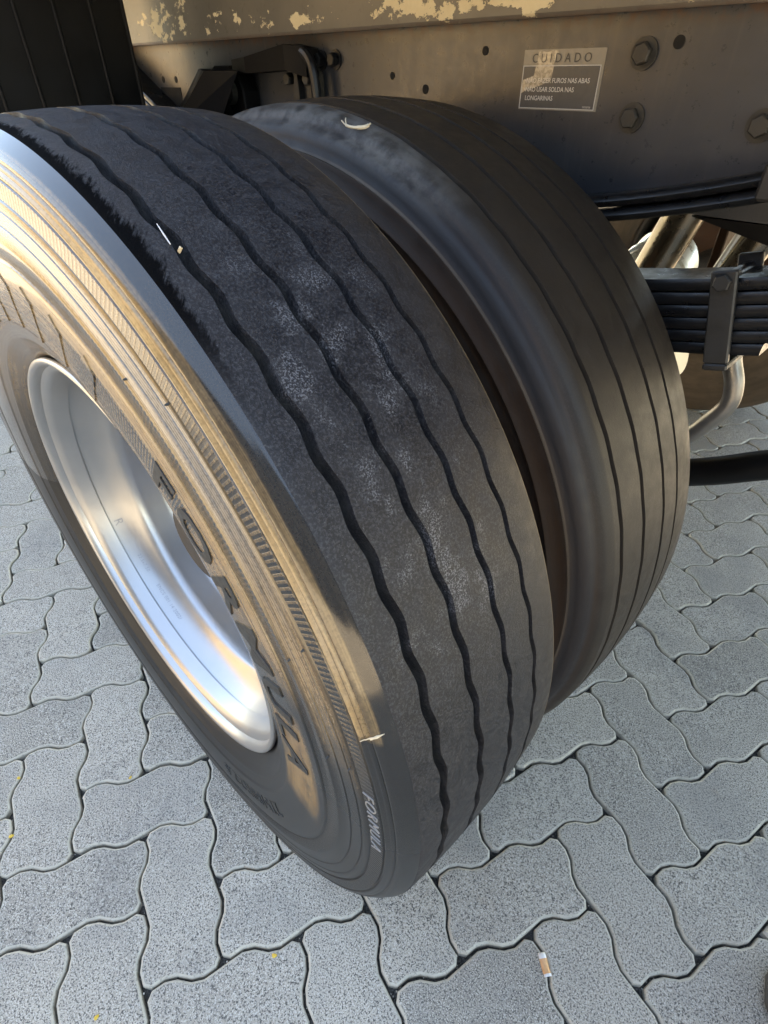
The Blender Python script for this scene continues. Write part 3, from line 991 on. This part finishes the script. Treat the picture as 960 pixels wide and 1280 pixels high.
ty = bpy.data.objects.new('tyre', me)
COL.objects.link(ty)
ty.parent = inner
MB().lathe_y([(0.2835, 0.040), (0.29, 0.028), (0.296, 0.024), (0.294, 0.019), (0.286, 0.022), (0.279, 0.05), (0.262, 0.09), (0.262, 0.15), (0.279, 0.205), (0.286, 0.234), (0.296, 0.236), (0.29, 0.228), (0.2835, 0.214)], 96).build('rim', 'axle_iron', inner)
MB().lathe_y([(0.263, 0.08), (0.24, 0.04), (0.20, 0.012), (0.14, 0.004), (0.14, 0.012), (0.20, 0.02), (0.235, 0.046), (0.255, 0.09)], 64).build('wheel_disc', 'axle_iron', inner)
MB().lathe_y([(0.0005, 0.06), (0.21, 0.06), (0.215, 0.065), (0.215, 0.225), (0.21, 0.23), (0.0005, 0.23)], 48).build('brake_drum', 'rust_steel', inner)

# far wheel -------------------------------------------------------------------
farw = empty('far_wheel', (0, -1.3 + 2.335, RT), truck)
farw.rotation_euler = (0, 0, math.pi)
farw['label'] = 'brown dusty wheel on the far end of the axle'
me2 = INNER_ME.copy()
me2.materials.clear()
for k in range(3):
    me2.materials.append(M['dusty_tyre'])
ty = bpy.data.objects.new('tyre', me2)
COL.objects.link(ty)
ty.parent = farw
MB().lathe_y([(0.2835, 0.040), (0.29, 0.028), (0.294, 0.019), (0.279, 0.05), (0.262, 0.09), (0.262, 0.15), (0.279, 0.205), (0.286, 0.234), (0.296, 0.236), (0.29, 0.228), (0.2835, 0.214)], 64).build('rim', 'axle_iron', farw)
MB().lathe_y([(0.0005, 0.06), (0.255, 0.06), (0.258, 0.225), (0.0005, 0.23)], 48).build('brake_drum', 'rust_steel', farw)

farw2 = empty('far_wheel', (0, -1.3 + 2.645, RT), truck)
farw2.rotation_euler = (0, 0, math.pi)
ty = bpy.data.objects.new('tyre', me2)
COL.objects.link(ty)
ty.parent = farw2
MB().lathe_y([(0.2835, 0.040), (0.29, 0.028), (0.294, 0.019), (0.279, 0.05), (0.262, 0.09), (0.262, 0.15), (0.279, 0.205), (0.286, 0.234), (0.296, 0.236), (0.29, 0.228), (0.2835, 0.214)], 64).build('rim', 'axle_iron', farw2)
# axle
tpart(MB().tube([(0, 0.10, RT), (0, 0.55, RT), (0, 0.9, RT), (0, 1.1, RT), (0, 1.3, RT), (0, 1.5, RT), (0, 1.75, RT), (0, 2.3, RT)], [0.06, 0.06, 0.075, 0.14, 0.19, 0.14, 0.075, 0.06], 24).build('axle', 'axle_iron'))

# chassis rail ------------------------------------------------------------------
YW = 0.65
b = MB()
prof = [(YW, 0.922), (YW, 1.112), (YW + 0.075, 1.112), (YW + 0.075, 1.104), (YW + 0.008, 1.104), (YW + 0.008, 0.930), (YW + 0.075, 0.930), (YW + 0.075, 0.922)]
b.prism(prof, -4.2, 3.0, 'x')
tpart(b.build('chassis_rail', 'rail', smooth=False))
b = MB()
b.prism([(YW - 0.026, 1.106), (YW - 0.028, 1.110), (YW - 0.028, 1.285), (YW - 0.024, 1.29), (YW + 0.07, 1.29), (YW + 0.07, 1.1135), (YW - 0.018, 1.1135), (YW - 0.021, 1.106)], -4.2, 3.0, 'x')
tpart(b.build('subframe', 'subframe', smooth=False))
# far rail
b = MB()
FY = 2.6 - YW
b.prism([(FY, 0.922), (FY, 1.112), (FY - 0.075, 1.112), (FY - 0.075, 1.104), (FY - 0.008, 1.104), (FY - 0.008, 0.930), (FY - 0.075, 0.930), (FY - 0.075, 0.922)], -4.2, 3.0, 'x')
tpart(b.build('chassis_rail', 'black_paint', smooth=False))
for xx in (-1.6, 1.35):
    tpart(MB().box((xx - .06, YW + .08, 0.96), (xx + .06, FY - .08, 1.09), 0.006).build('cross_member', 'axle_iron', smooth=False))


def hex_bolt(x, z, y, r, h, tilt=0.0, washer=True, name='bolt', mat='bolt_steel'):
    b = MB()
    if washer:
        b.add([(x + 1.42 * r * math.cos(2 * math.pi * j / 24), yy, z + 1.42 * r * math.sin(2 * math.pi * j / 24)) for yy in (y, y - 0.0025) for j in range(24)],
              [(j, (j + 1) % 24, 24 + (j + 1) % 24, 24 + j) for j in range(24)] + [tuple(range(24, 48))])
    hp = [(x + r * math.cos(math.pi / 3 * j + tilt), z + r * math.sin(math.pi / 3 * j + tilt)) for j in range(6)]
    b.prism(hp, y - 0.0024, y - 0.0024 - h, 'y', 0.0016)
    return tpart(b.build(name, mat, smooth=False))


for x, z, t in ((0.262, 1.071, .3), (0.264, 1.012, .1), (0.407, 1.010, .5)):
    hex_bolt(x, z, YW, 0.0108, 0.009, t)
for x, z in ((-0.300, 1.073), (-0.264, 1.073)):
    hex_bolt(x, z, YW, 0.0095, 0.012, .2, mat='black_paint')


def hole(x, z, r):
    b = MB().prism([(x + r * math.cos(2 * math.pi * j / 20), z + r * math.sin(2 * math.pi * j / 20)) for j in range(20)], YW + 0.004, YW - 0.0008, 'y')
    return tpart(b.build('bolt_hole', 'hole_black', smooth=False))


for x, z, r in ((0.298, 1.080, .0062), (-0.065, 1.036, .0058), (0.040, 1.078, .0050), (-0.134, 1.052, .0048), (-0.866, 1.046, .006), (-0.808, 1.046, .006)):
    hole(x, z, r)
tpart(MB().box((-0.885, YW - 0.0009, 0.985), (-0.795, YW + .003, 1.032)).build('slot', 'hole_black', smooth=False))

# warning label -----------------------------------------------------------------
LX0, LX1, LZ0, LZ1 = 0.103, 0.216, 1.0165, 1.0775
lab = tpart(MB().box((LX0, YW - 0.0007, LZ0), (LX1, YW + 0.0005, LZ1)).build('warning_label', 'label_title', smooth=False))
lab['label'] = 'worn grey warning label headed CUIDADO on the chassis rail'
def lpart(o):
    o.parent = lab
    o.matrix_parent_inverse = lab.matrix_basis.inverted() if False else Matrix.Identity(4)
    return o
ZB = 1.0615
lpart(MB().box((LX0 + .0012, YW - 0.0011, LZ0 + .0014), (LX1 - .0035, YW - 0.0006, ZB)).build('text_panel', 'label_dark', smooth=False))
bb = MB()
x0, x1, z0, z1, w = LX0 + .001, LX1 - .0032, LZ0 + .0012, ZB + .0004, 0.0009
bb.box((x0, YW - 0.0014, z0), (x1, YW - 0.0009, z0 + w)); bb.box((x0, YW - 0.0014, z1 - w), (x1, YW - 0.0009, z1))
bb.box((x0, YW - 0.0014, z0 + w), (x0 + w, YW - 0.0009, z1 - w)); bb.box((x1 - w, YW - 0.0014, z0 + w), (x1, YW - 0.0009, z1 - w))
lpart(bb.build('border', 'label_print', smooth=False))
def lab_text(body, size, x, z, mat, spacing=1.0, bold=0.0):
    v, f = text_mesh(body, size, 'LEFT', 0.0, spacing, 0.0, bold)
    o = mesh_obj('lettering', [(x + p.x, YW - 0.00125, z + p.y) for p in v], f, mat, None, smooth=False)
    return lpart(o)
lab_text('CUIDADO', 0.0128, LX0 + .0125, ZB + .0032, 'label_title_print', 1.62)
lab_text('\u2022N\u00c3O FAZER FUROS NAS ABAS', 0.0069, LX0 + .0055, ZB - .0170, 'label_print', 0.96, 0.00008)
lab_text('\u2022N\u00c3O USAR SOLDA NAS', 0.0069, LX0 + .0055, ZB - .0260, 'label_print', 0.96, 0.00008)
lab_text('LONGARINAS', 0.0069, LX0 + .0085, ZB - .0350, 'label_print', 0.96, 0.00008)
lab_text('95958758', 0.0028, LX1 - .019, LZ0 + .0032, 'label_print', 1.0)
# shiny worn patch where the print has rubbed off
wp = [(LX0 + .0005, ZB - .0285), (LX0 + .012, ZB - .0235), (LX0 + .027, ZB - .0205), (LX0 + .044, ZB - .0148), (LX0 + .046, ZB + .003), (LX0 + .050, LZ1 - .002), (LX0 + .042, LZ1 - .0005),
      (LX0 + .034, LZ1 - .003), (LX0 + .022, LZ1 - .001), (LX0 + .020, ZB + .001), (LX0 + .018, ZB - .010), (LX0 + .003, ZB - .014)]
o = mesh_obj('worn_patch', [(a, YW - 0.00118, z) for a, z in wp], [tuple(range(len(wp)))], 'label_worn', None, smooth=False)
lpart(o)

# brackets on the rail ------------------------------------------------------------
br = tpart(empty('spring_stop'))
br.matrix_parent_inverse = Matrix.Translation(TO)
b = MB()
# wedge block: sloping faces seen from the wheel
wv = [(-0.87, .648, 0.960), (-0.70, .648, 1.064), (-0.565, .648, 1.064), (-0.53, .648, 0.960),
      (-0.700, .555, 0.960), (-0.560, .575, 1.060), (-0.475, .595, 1.060), (-0.52, .555, 0.960)]
b.add(wv, [(0, 1, 2, 3), (4, 7, 6, 5), (0, 4, 5, 1), (1, 5, 6, 2), (2, 6, 7, 3), (0, 3, 7, 4)])
b.build('wedge_block', 'bracket_black', br, smooth=False)
b = MB()
pl = [(-0.60, 0.955), (-0.60, 1.060), (-0.585, 1.068), (-0.53, 1.068), (-0.505, 1.055), (-0.492, 1.03), (-0.488, 0.955)]
b.prism(pl, .612, .648, 'y', 0.003)
b.build('end_plate', 'bracket_black', br, smooth=False)
b = MB()
b.tube([(-0.530, .612, 1.028), (-0.530, .600, 1.028)], 0.020, 20)
hp = [(-0.530 + .012 * math.cos(math.pi / 3 * j), 1.028 + .012 * math.sin(math.pi / 3 * j)) for j in range(6)]
b.prism(hp, .600, .590, 'y', 0.0015)
b.build('bolt', 'clamp_steel', br, smooth=False)
b = MB()
b.box((-0.60, .572, 0.93), (-0.50, .60, 0.992), 0.003)
b.build('lower_block', 'bracket_black', br, smooth=False)

ar = tpart(empty('cast_bracket'))
ar.matrix_parent_inverse = Matrix.Translation(TO)
b = MB()
b.prism([(-0.372, 0.985), (-0.366, 1.060), (-0.352, 1.075), (-0.315, 1.075), (-0.296, 1.055), (-0.292, 0.985)], .634, .649, 'y', 0.003)
b.build('base_plate', 'bolt_steel', ar, smooth=False)
b = MB()
rimp = spline([(-0.345, .622, 1.086), (-0.318, .622, 1.085), (-0.297, .622, 1.070), (-0.288, .622, 1.04), (-0.286, .622, 0.985)], 5)
b.tube(rimp, 0.0085, 10)
b.build('edge_rib', 'black_paint', ar)
b = MB()
# arm reaching back towards the wheel
b.add([(-0.515, .610, 1.062), (-0.515, .635, 1.062), (-0.515, .635, 1.076), (-0.515, .610, 1.076),
       (-0.455, .598, 1.056), (-0.455, .642, 1.056), (-0.455, .642, 1.079), (-0.455, .598, 1.079),
       (-0.345, .604, 1.060), (-0.345, .646, 1.060), (-0.345, .646, 1.094), (-0.345, .604, 1.094),
       (-0.305, .618, 1.050), (-0.305, .646, 1.050), (-0.305, .646, 1.088), (-0.305, .618, 1.088)],
      [(0, 1, 2, 3)[::-1]] + [(k + j, k + (j + 1) % 4, k + 4 + (j + 1) % 4, k + 4 + j) for k in (0, 4, 8) for j in range(4)] + [(12, 13, 14, 15)])
b.build('arm', 'bracket_black', ar, smooth=False)
b = MB()
b.prism([(-0.352, 0.985), (-0.345, 1.055), (-0.337, 1.055), (-0.330, 0.985)], .622, .636, 'y')
b.build('web', 'clamp_steel', ar, smooth=False)
for x in (-0.369, -0.316):
    hb = MB()
    hp = [(x + .0095 * math.cos(math.pi / 3 * j + .2), 1.048 + .0095 * math.sin(math.pi / 3 * j + .2)) for j in range(6)]
    hb.prism(hp, .636, .622, 'y', 0.0015)
    hb.build('bolt', 'bolt_steel', ar, smooth=False)

# leaf springs --------------------------------------------------------------------
def leaf(zf, x0, x1, th, y0, y1, n=26, e=0.004):
    """one leaf with rounded edges following z = zf(x)"""
    sec = [(y0 + e, -th / 2), (y0 + e * .3, -th * .3), (y0, 0), (y0 + e * .3, th * .3), (y0 + e, th / 2), (y1 - e, th / 2), (y1 - e * .3, th * .3), (y1, 0), (y1 - e * .3, -th * .3), (y1 - e, -th / 2)]
    b = MB()
    v, f = [], []
    k = len(sec)
    for i in range(n + 1):
        x = x0 + (x1 - x0) * i / n
        z = zf(x)
        for y, dz in sec:
            v.append((x, y, z + dz))
    for i in range(n):
        for j in range(k):
            f.append((i * k + j, i * k + (j + 1) % k, (i + 1) * k + (j + 1) % k, (i + 1) * k + j))
    f.append(tuple(range(k))); f.append(tuple(range(n * k, (n + 1) * k))[::-1])
    return b.add(v, f)


sp = tpart(empty('leaf_spring'))
sp.matrix_parent_inverse = Matrix.Translation(TO)
PT = 0.0148
LEN = [1.05, 1.02, 0.92, 0.80, 0.68, 0.50]
for k in range(6):
    zf = lambda x, k=k: 0.8150 + 0.26 * x * x - PT * (k + 0.0) + (0.0 if k else 0.001)
    b = leaf(zf, -LEN[k], LEN[k], PT * 0.90, 0.600, 0.672, 40, 0.0022)
    b.build('leaf', 'spring_steel', sp, auto=40)
# rebound clip: strap, bolt and spacer
def slant(px, pz, ang):
    return Matrix.Translation((px, 0, pz)) @ Matrix.Rotation(-ang, 4, 'Y')
A = R_(14)
mt = slant(0.449, 0.832, A)
MB().box((-0.0135, 0.590, -0.052), (0.0135, 0.5985, 0.052), 0.0018, mt).build('clip_strap', 'clamp_steel', sp, smooth=False)
MB().box((-0.0135, 0.675, -0.052), (0.0135, 0.6835, 0.056), 0.0018, mt).build('clip_strap', 'clamp_steel', sp, smooth=False)
MB().box((-0.0135, 0.590, -0.060), (0.0135, 0.6835, -0.0525), 0.0018, mt).build('clip_base', 'clamp_steel', sp, smooth=False)
hb = MB()
cx, cz = 0, 0.040
hp = [(cx + .0098 * math.cos(math.pi / 3 * j + .2), cz + .0098 * math.sin(math.pi / 3 * j + .2)) for j in range(6)]
hb.prism(hp, .590, .583, 'y', 0.0015)
hb.v = [mt @ q for q in hb.v]
hb.build('bolt', 'clamp_steel', sp, smooth=False)
b = MB().tube([mt @ Vector((0, .598, .040)), mt @ Vector((0, .690, .040))], 0.008, 12)
b.build('clip_tube', 'black_paint', sp)

hs = tpart(empty('helper_spring'))
hs.matrix_parent_inverse = Matrix.Translation(TO)
h1 = lambda x: 0.9085 + 0.325 * x * x - 0.002
h2 = lambda x: 0.8915 + 0.325 * x * x - 0.001
leaf(h1, -0.50, 0.50, 0.0135, 0.598, 0.646, 40, 0.006).build('leaf', 'spring_steel', hs, auto=40)
leaf(h2, -0.47, 0.47, 0.0135, 0.598, 0.646, 40, 0.006).build('leaf', 'spring_steel', hs, auto=40)
MB().box((0.437, .596, 0.950), (0.520, .647, 0.984), 0.003).build('pad_bracket', 'clamp_steel', hs, smooth=False)
MB().prism([(0.36, 0.918), (0.60, 0.922), (0.60, 0.880), (0.52, 0.885)], .66, .72, 'y', 0.003).build('gusset', 'black_plastic', hs, smooth=False)

# rods, pipes and tank seen under the frame ------------------------------------------
b = MB().tube(spline([(0.452, .66, .800), (0.464, .66, .765), (0.477, .66, .737), (0.480, .66, .709), (0.465, .66, .676), (0.440, .66, .637), (0.36, .66, .54), (0.30, .66, .47)], 8), 0.0115, 16)
tpart(b.build('bent_pipe', 'pipe_steel'))
b = MB().tube(spline([(0.20, .9, .33), (0.392, .9, .437), (0.467, .9, .480), (0.531, .9, .522), (0.62, .9, .575), (0.9, .9, .70)], 8), 0.0265, 24)
tpart(b.build('stabiliser_bar', 'black_plastic'))
def strut(x0, z0, x1, z1, y, r, name='strut', mat='tube_metal'):
    d = Vector((x1 - x0, 0, z1 - z0)).normalized()
    a = Vector((x0, y, z0)) - d * 0.10; c = Vector((x1, y, z1)) + d * 0.10
    return tpart(MB().tube([a, c], r, 28).build(name, mat))
strut(0.235, 0.854, 0.190, 0.708, 1.0, 0.034)
strut(0.372, 0.860, 0.328, 0.750, 1.0, 0.030)
strut(0.345, 0.866, 0.318, 0.777, 0.97, 0.0045, 'thin_rod', 'silver_metal')
tpart(MB().box((0.285, 1.05, 0.74), (0.302, 1.10, 0.93), 0.002).build('rusty_post', 'rust_steel', smooth=False))
b = MB()
prof = [(0.0005, 0.0), (0.03, 0.002), (0.055, 0.010), (0.068, 0.026), (0.070, 0.05), (0.076, 0.052), (0.076, 0.062), (0.070, 0.064), (0.070, 0.11), (0.06, 0.13), (0.0005, 0.135)]
b.lathe_y(prof, 40)
mt = Matrix.Translation((0.150, 1.12, 0.685)) @ Matrix.Rotation(R_(25), 4, 'X')
b.v = [mt @ q for q in b.v]
tpart(b.build('brake_chamber', 'silver_metal'))
b = MB().tube([(0.20, 1.0, 0.60), (0.205, 1.0, 0.60), (0.29, 1.0, 0.632), (0.30, 1.0, 0.636)], [0.05, 0.055, 0.055, 0.05], 32)
tpart(b.build('air_tank', 'cream_paint'))
tpart(MB().box((-0.6, 1.32, 0.84), (1.2, 1.36, 0.87), 0.002).build('brake_line_carrier', 'rust_steel', smooth=False))

# mud flap ----------------------------------------------------------------------------
fl = tpart(empty('mud_flap'))
fl.matrix_parent_inverse = Matrix.Translation(TO)
MB().box((-0.862, -0.02, 0.56), (-0.850, 0.586, 1.36), 0.002).build('sheet', 'black_plastic', fl, smooth=False)
for y in (0.008, 0.080, 0.152, 0.224, 0.297, 0.369, 0.442, 0.514, 0.5815):
    MB().tube([(-0.8495, y, 0.565), (-0.8495, y, 1.355)], 0.0042, 10).build('rib', 'black_plastic', fl)

# unseen cargo body, added above to cast the shade -----------------------------------------------------------------------
BX0, BX1, BY0, BY1, BZ0, BZ1 = -4.3, 3.1, 0.22, 2.62, 1.36, 3.95
bd = tpart(empty('added_cargo_body'))
bd.matrix_parent_inverse = Matrix.Translation(TO)
MB().box((BX0, BY0, BZ0 + 0.08), (BX1, BY1, BZ1), 0.02).build('box', 'body_panel', bd, smooth=False)
MB().box((BX0 + .01, BY0 + .01, BZ0), (BX1 - .01, BY1 - .01, BZ0 + 0.078), 0.004).build('floor_frame', 'body_under', bd, smooth=False)
for k in range(8):
    x = BX0 + 0.4 + k * 0.93
    MB().box((x, BY0 + .03, BZ0 - .068), (x + .06, BY1 - .03, BZ0 - .001)).build('floor_bearer', 'body_under', bd, smooth=False)

# ------------------------------------------------------------------ unseen buildings added across the yard for their reflections
bl = empty('added_ochre_building', (-13.6, -7.6, 0))
tag(bl, 'unseen ochre building added across the yard for gold reflections', 'building')
MB().box((-10, -3, 0.6), (10, 0, 5.2)).build('wall', 'ochre_render', bl, smooth=False)
MB().box((-10.02, -3.02, -0.02), (10.02, 0.03, 0.6)).build('plinth', 'plinth_grey', bl, smooth=False)
MB().box((-10.2, -3.2, 5.2), (10.2, 0.25, 5.4)).build('coping', 'plinth_grey', bl, smooth=False)
for k in range(5):
    x = -9.0 + k * 4.0
    w = MB().box((x, 0.002, 1.6), (x + 1.6, 0.05, 3.0)).build('window', 'white_frame', bl, smooth=False)
    for q in range(2):
        MB().box((x + .08 + q * .76, 0.045, 1.68), (x + .76 + q * .76, 0.06, 2.92)).build('pane', 'window_glass', w, smooth=False)
shed = empty('added_dark_shed', (6.2, -7.2, 0))  # added out of view so the rail has something dark to reflect
tag(shed, 'unseen dark blue shed added beside the ochre building to darken reflections', 'shed')
MB().box((-9.0, -6, 0.0), (9.0, 0, 5.6)).build('wall', 'shed_blue', shed, smooth=False)
for k in range(40):
    x = -8.9 + k * 0.455
    MB().box((x, 0.001, 0.0), (x + .16, 0.04, 5.55)).build('wall_rib', 'shed_blue', shed, smooth=False)
MB().box((-9.2, -6.2, 5.6), (9.2, 0.3, 5.75)).build('roof', 'shed_blue', shed, smooth=False)

# ------------------------------------------------------------------ small litter
def petal(x, y, rot, s, label, z=0.0016):
    n = 10
    v = [(0, 0, 0.0012)]
    for j in range(n):
        a = 2 * math.pi * j / n
        rr = s * (1 + 0.25 * math.sin(3 * a + rot))
        v.append((rr * math.cos(a), rr * 0.7 * math.sin(a), 0.0008 + 0.0012 * math.sin(2 * a)))
    k = len(v)
    v += [(p[0], p[1], p[2] - 0.0006) for p in v]
    f = [(0, 1 + j, 1 + (j + 1) % n) for j in range(n)] + [(k, k + 1 + (j + 1) % n, k + 1 + j) for j in range(n)] + [(1 + j, k + 1 + j, k + 1 + (j + 1) % n, 1 + (j + 1) % n) for j in range(n)]
    o = mesh_obj('petal', v, f, 'petal_yellow')
    o.location = (x, y, z)
    o.rotation_euler = (0, 0, rot)
    tag(o, label, 'petal', 'yellow petals scattered on the paving')


petal(-0.235, -0.269, 0.3, 0.0036, 'tiny yellow petal in a joint, left edge, upper of the two there')
petal(-0.134, -0.314, 1.1, 0.0042, 'tiny yellow petal on a joint, lower of the two by the left edge')
petal(-0.083, -0.118, 2.0, 0.0032, 'tiny yellow petal on the joint below the rim, nearest the wheel')
petal(0.335, -0.086, 0.7, 0.0040, 'tiny yellow petal on a joint at the bottom, below the tyre')
petal(0.212, -0.308, 1.7, 0.0036, 'tiny orange-yellow petal on a paver at the bottom left')

# paper scrap in the joint
b = MB()
mt = Matrix.Translation((0.634, 0.195, 0.0032)) @ Matrix.Rotation(R_(-37), 4, 'Z')
v, f, fm = [], [], []
nx = 8
for i in range(nx + 1):
    x = -0.0145 + 0.029 * i / nx
    for y in (-0.0055, -0.0018, 0.0018, 0.0055):
        v.append(mt @ Vector((x, y, 0.0012 * math.sin(i * 0.9) + 0.0015 * (abs(y) < .003))))
for i in range(nx):
    for j in range(3):
        f.append((i * 4 + j, i * 4 + j + 1, i * 4 + j + 5, i * 4 + j + 4)); fm.append(1 if 2 <= i <= 6 and True else 0)
scrap = mesh_obj('paper_scrap', v, f, ['paper_white', 'paper_orange'], None, smooth=True, fmat=fm)
md = scrap.modifiers.new('thickness', 'SOLIDIFY'); md.thickness = 0.0006
tag(scrap, 'small crumpled white and orange wrapper scrap lying in a paving joint', 'wrapper')

# dry curled twig on the inner tyre
b = MB().tube(spline([(0.128, .309, 1.0195), (0.140, .304, 1.0165), (0.150, .3055, 1.0150), (0.158, .312, 1.0155), (0.155, .322, 1.0175)], 6), [0.0006] * 6 + [0.0013] * 8 + [0.0017] * 8 + [0.0009] * 3, 8)
b.tube(spline([(0.140, .304, 1.0165), (0.135, .308, 1.0205), (0.131, .312, 1.0215)], 4), 0.0005, 6)
o = b.build('dry_twig', 'straw')
tag(o, 'small pale curled twig lying on the shoulder of the inner tyre', 'twig')
b = MB().tube([(0.2335, .0495, 0.9790), (0.243, .0480, 0.9745), (0.252, .0468, 0.9700)], [0.0003, 0.0006, 0.0004], 6)
o = b.build('straw_sliver', 'paper_white')
tag(o, 'thin white sliver of straw stuck in the outermost tread groove', 'straw')
b = MB()
b.add([(0.256 + -.0022 * math.cos(a) * (1 + .3 * math.sin(3 * a)), .0505 + .0018 * math.sin(a), 0.9665 - .0018 * math.cos(a)) for a in [k * .785 for k in range(8)]] + [(0.257, .0505, .9692), (.255, .0505, .9640)],
      [(j, (j + 1) % 8, 8) for j in range(8)] + [((j + 1) % 8, j, 9) for j in range(8)])
o = b.build('grit_chip', 'straw', smooth=False)
tag(o, 'pale chip of grit beside the straw sliver in the tread groove', 'stone')

# dark shoe, only its toe edge in frame ------------------------------------------------------
SH = Vector((0.985, 0.335, 0))
shoe = empty('shoe', SH)
shoe.rotation_euler = (0, 0, R_(135))
tag(shoe, 'dark shoe at the bottom right corner of the paving', 'shoe')
def shoe_out(k):
    # length along x 0..0.29, half width
    w = [(0.0, .030), (.03, .040), (.08, .040), (.14, .036), (.20, .048), (.25, .044), (.28, .026), (.29, .004)]
    return w
def loft(rows, name, mat):
    v, f = [], []
    seg = 16
    for x, hw, z0, z1 in rows:
        for j in range(seg):
            a = 2 * math.pi * j / seg
            v.append((x, hw * math.copysign(abs(math.cos(a)) ** .7, math.cos(a)), (z0 + z1) / 2 + (z1 - z0) / 2 * math.copysign(abs(math.sin(a)) ** .6, math.sin(a))))
    for i in range(len(rows) - 1):
        for j in range(seg):
            f.append((i * seg + j, i * seg + (j + 1) % seg, (i + 1) * seg + (j + 1) % seg, (i + 1) * seg + j))
    f.append(tuple(range(seg))[::-1]); f.append(tuple(range((len(rows) - 1) * seg, len(rows) * seg)))
    return mesh_obj(name, v, f, mat, shoe, auto=60)
loft([(-.145, .028, .002, .024), (-.115, .040, .002, .026), (-.065, .040, .002, .026), (0, .036, .002, .024), (.055, .048, .002, .022), (.105, .044, .002, .022), (.135, .026, .004, .022), (.146, .006, .008, .020)], 'sole', 'shoe_sole')
loft([(-.140, .024, .022, .095), (-.115, .036, .022, .105), (-.065, .037, .022, .105), (-.02, .035, .022, .092), (.03, .042, .020, .070), (.07, .044, .020, .056), (.105, .038, .020, .046), (.130, .022, .020, .036), (.140, .006, .022, .028)], 'upper', 'shoe_dark')
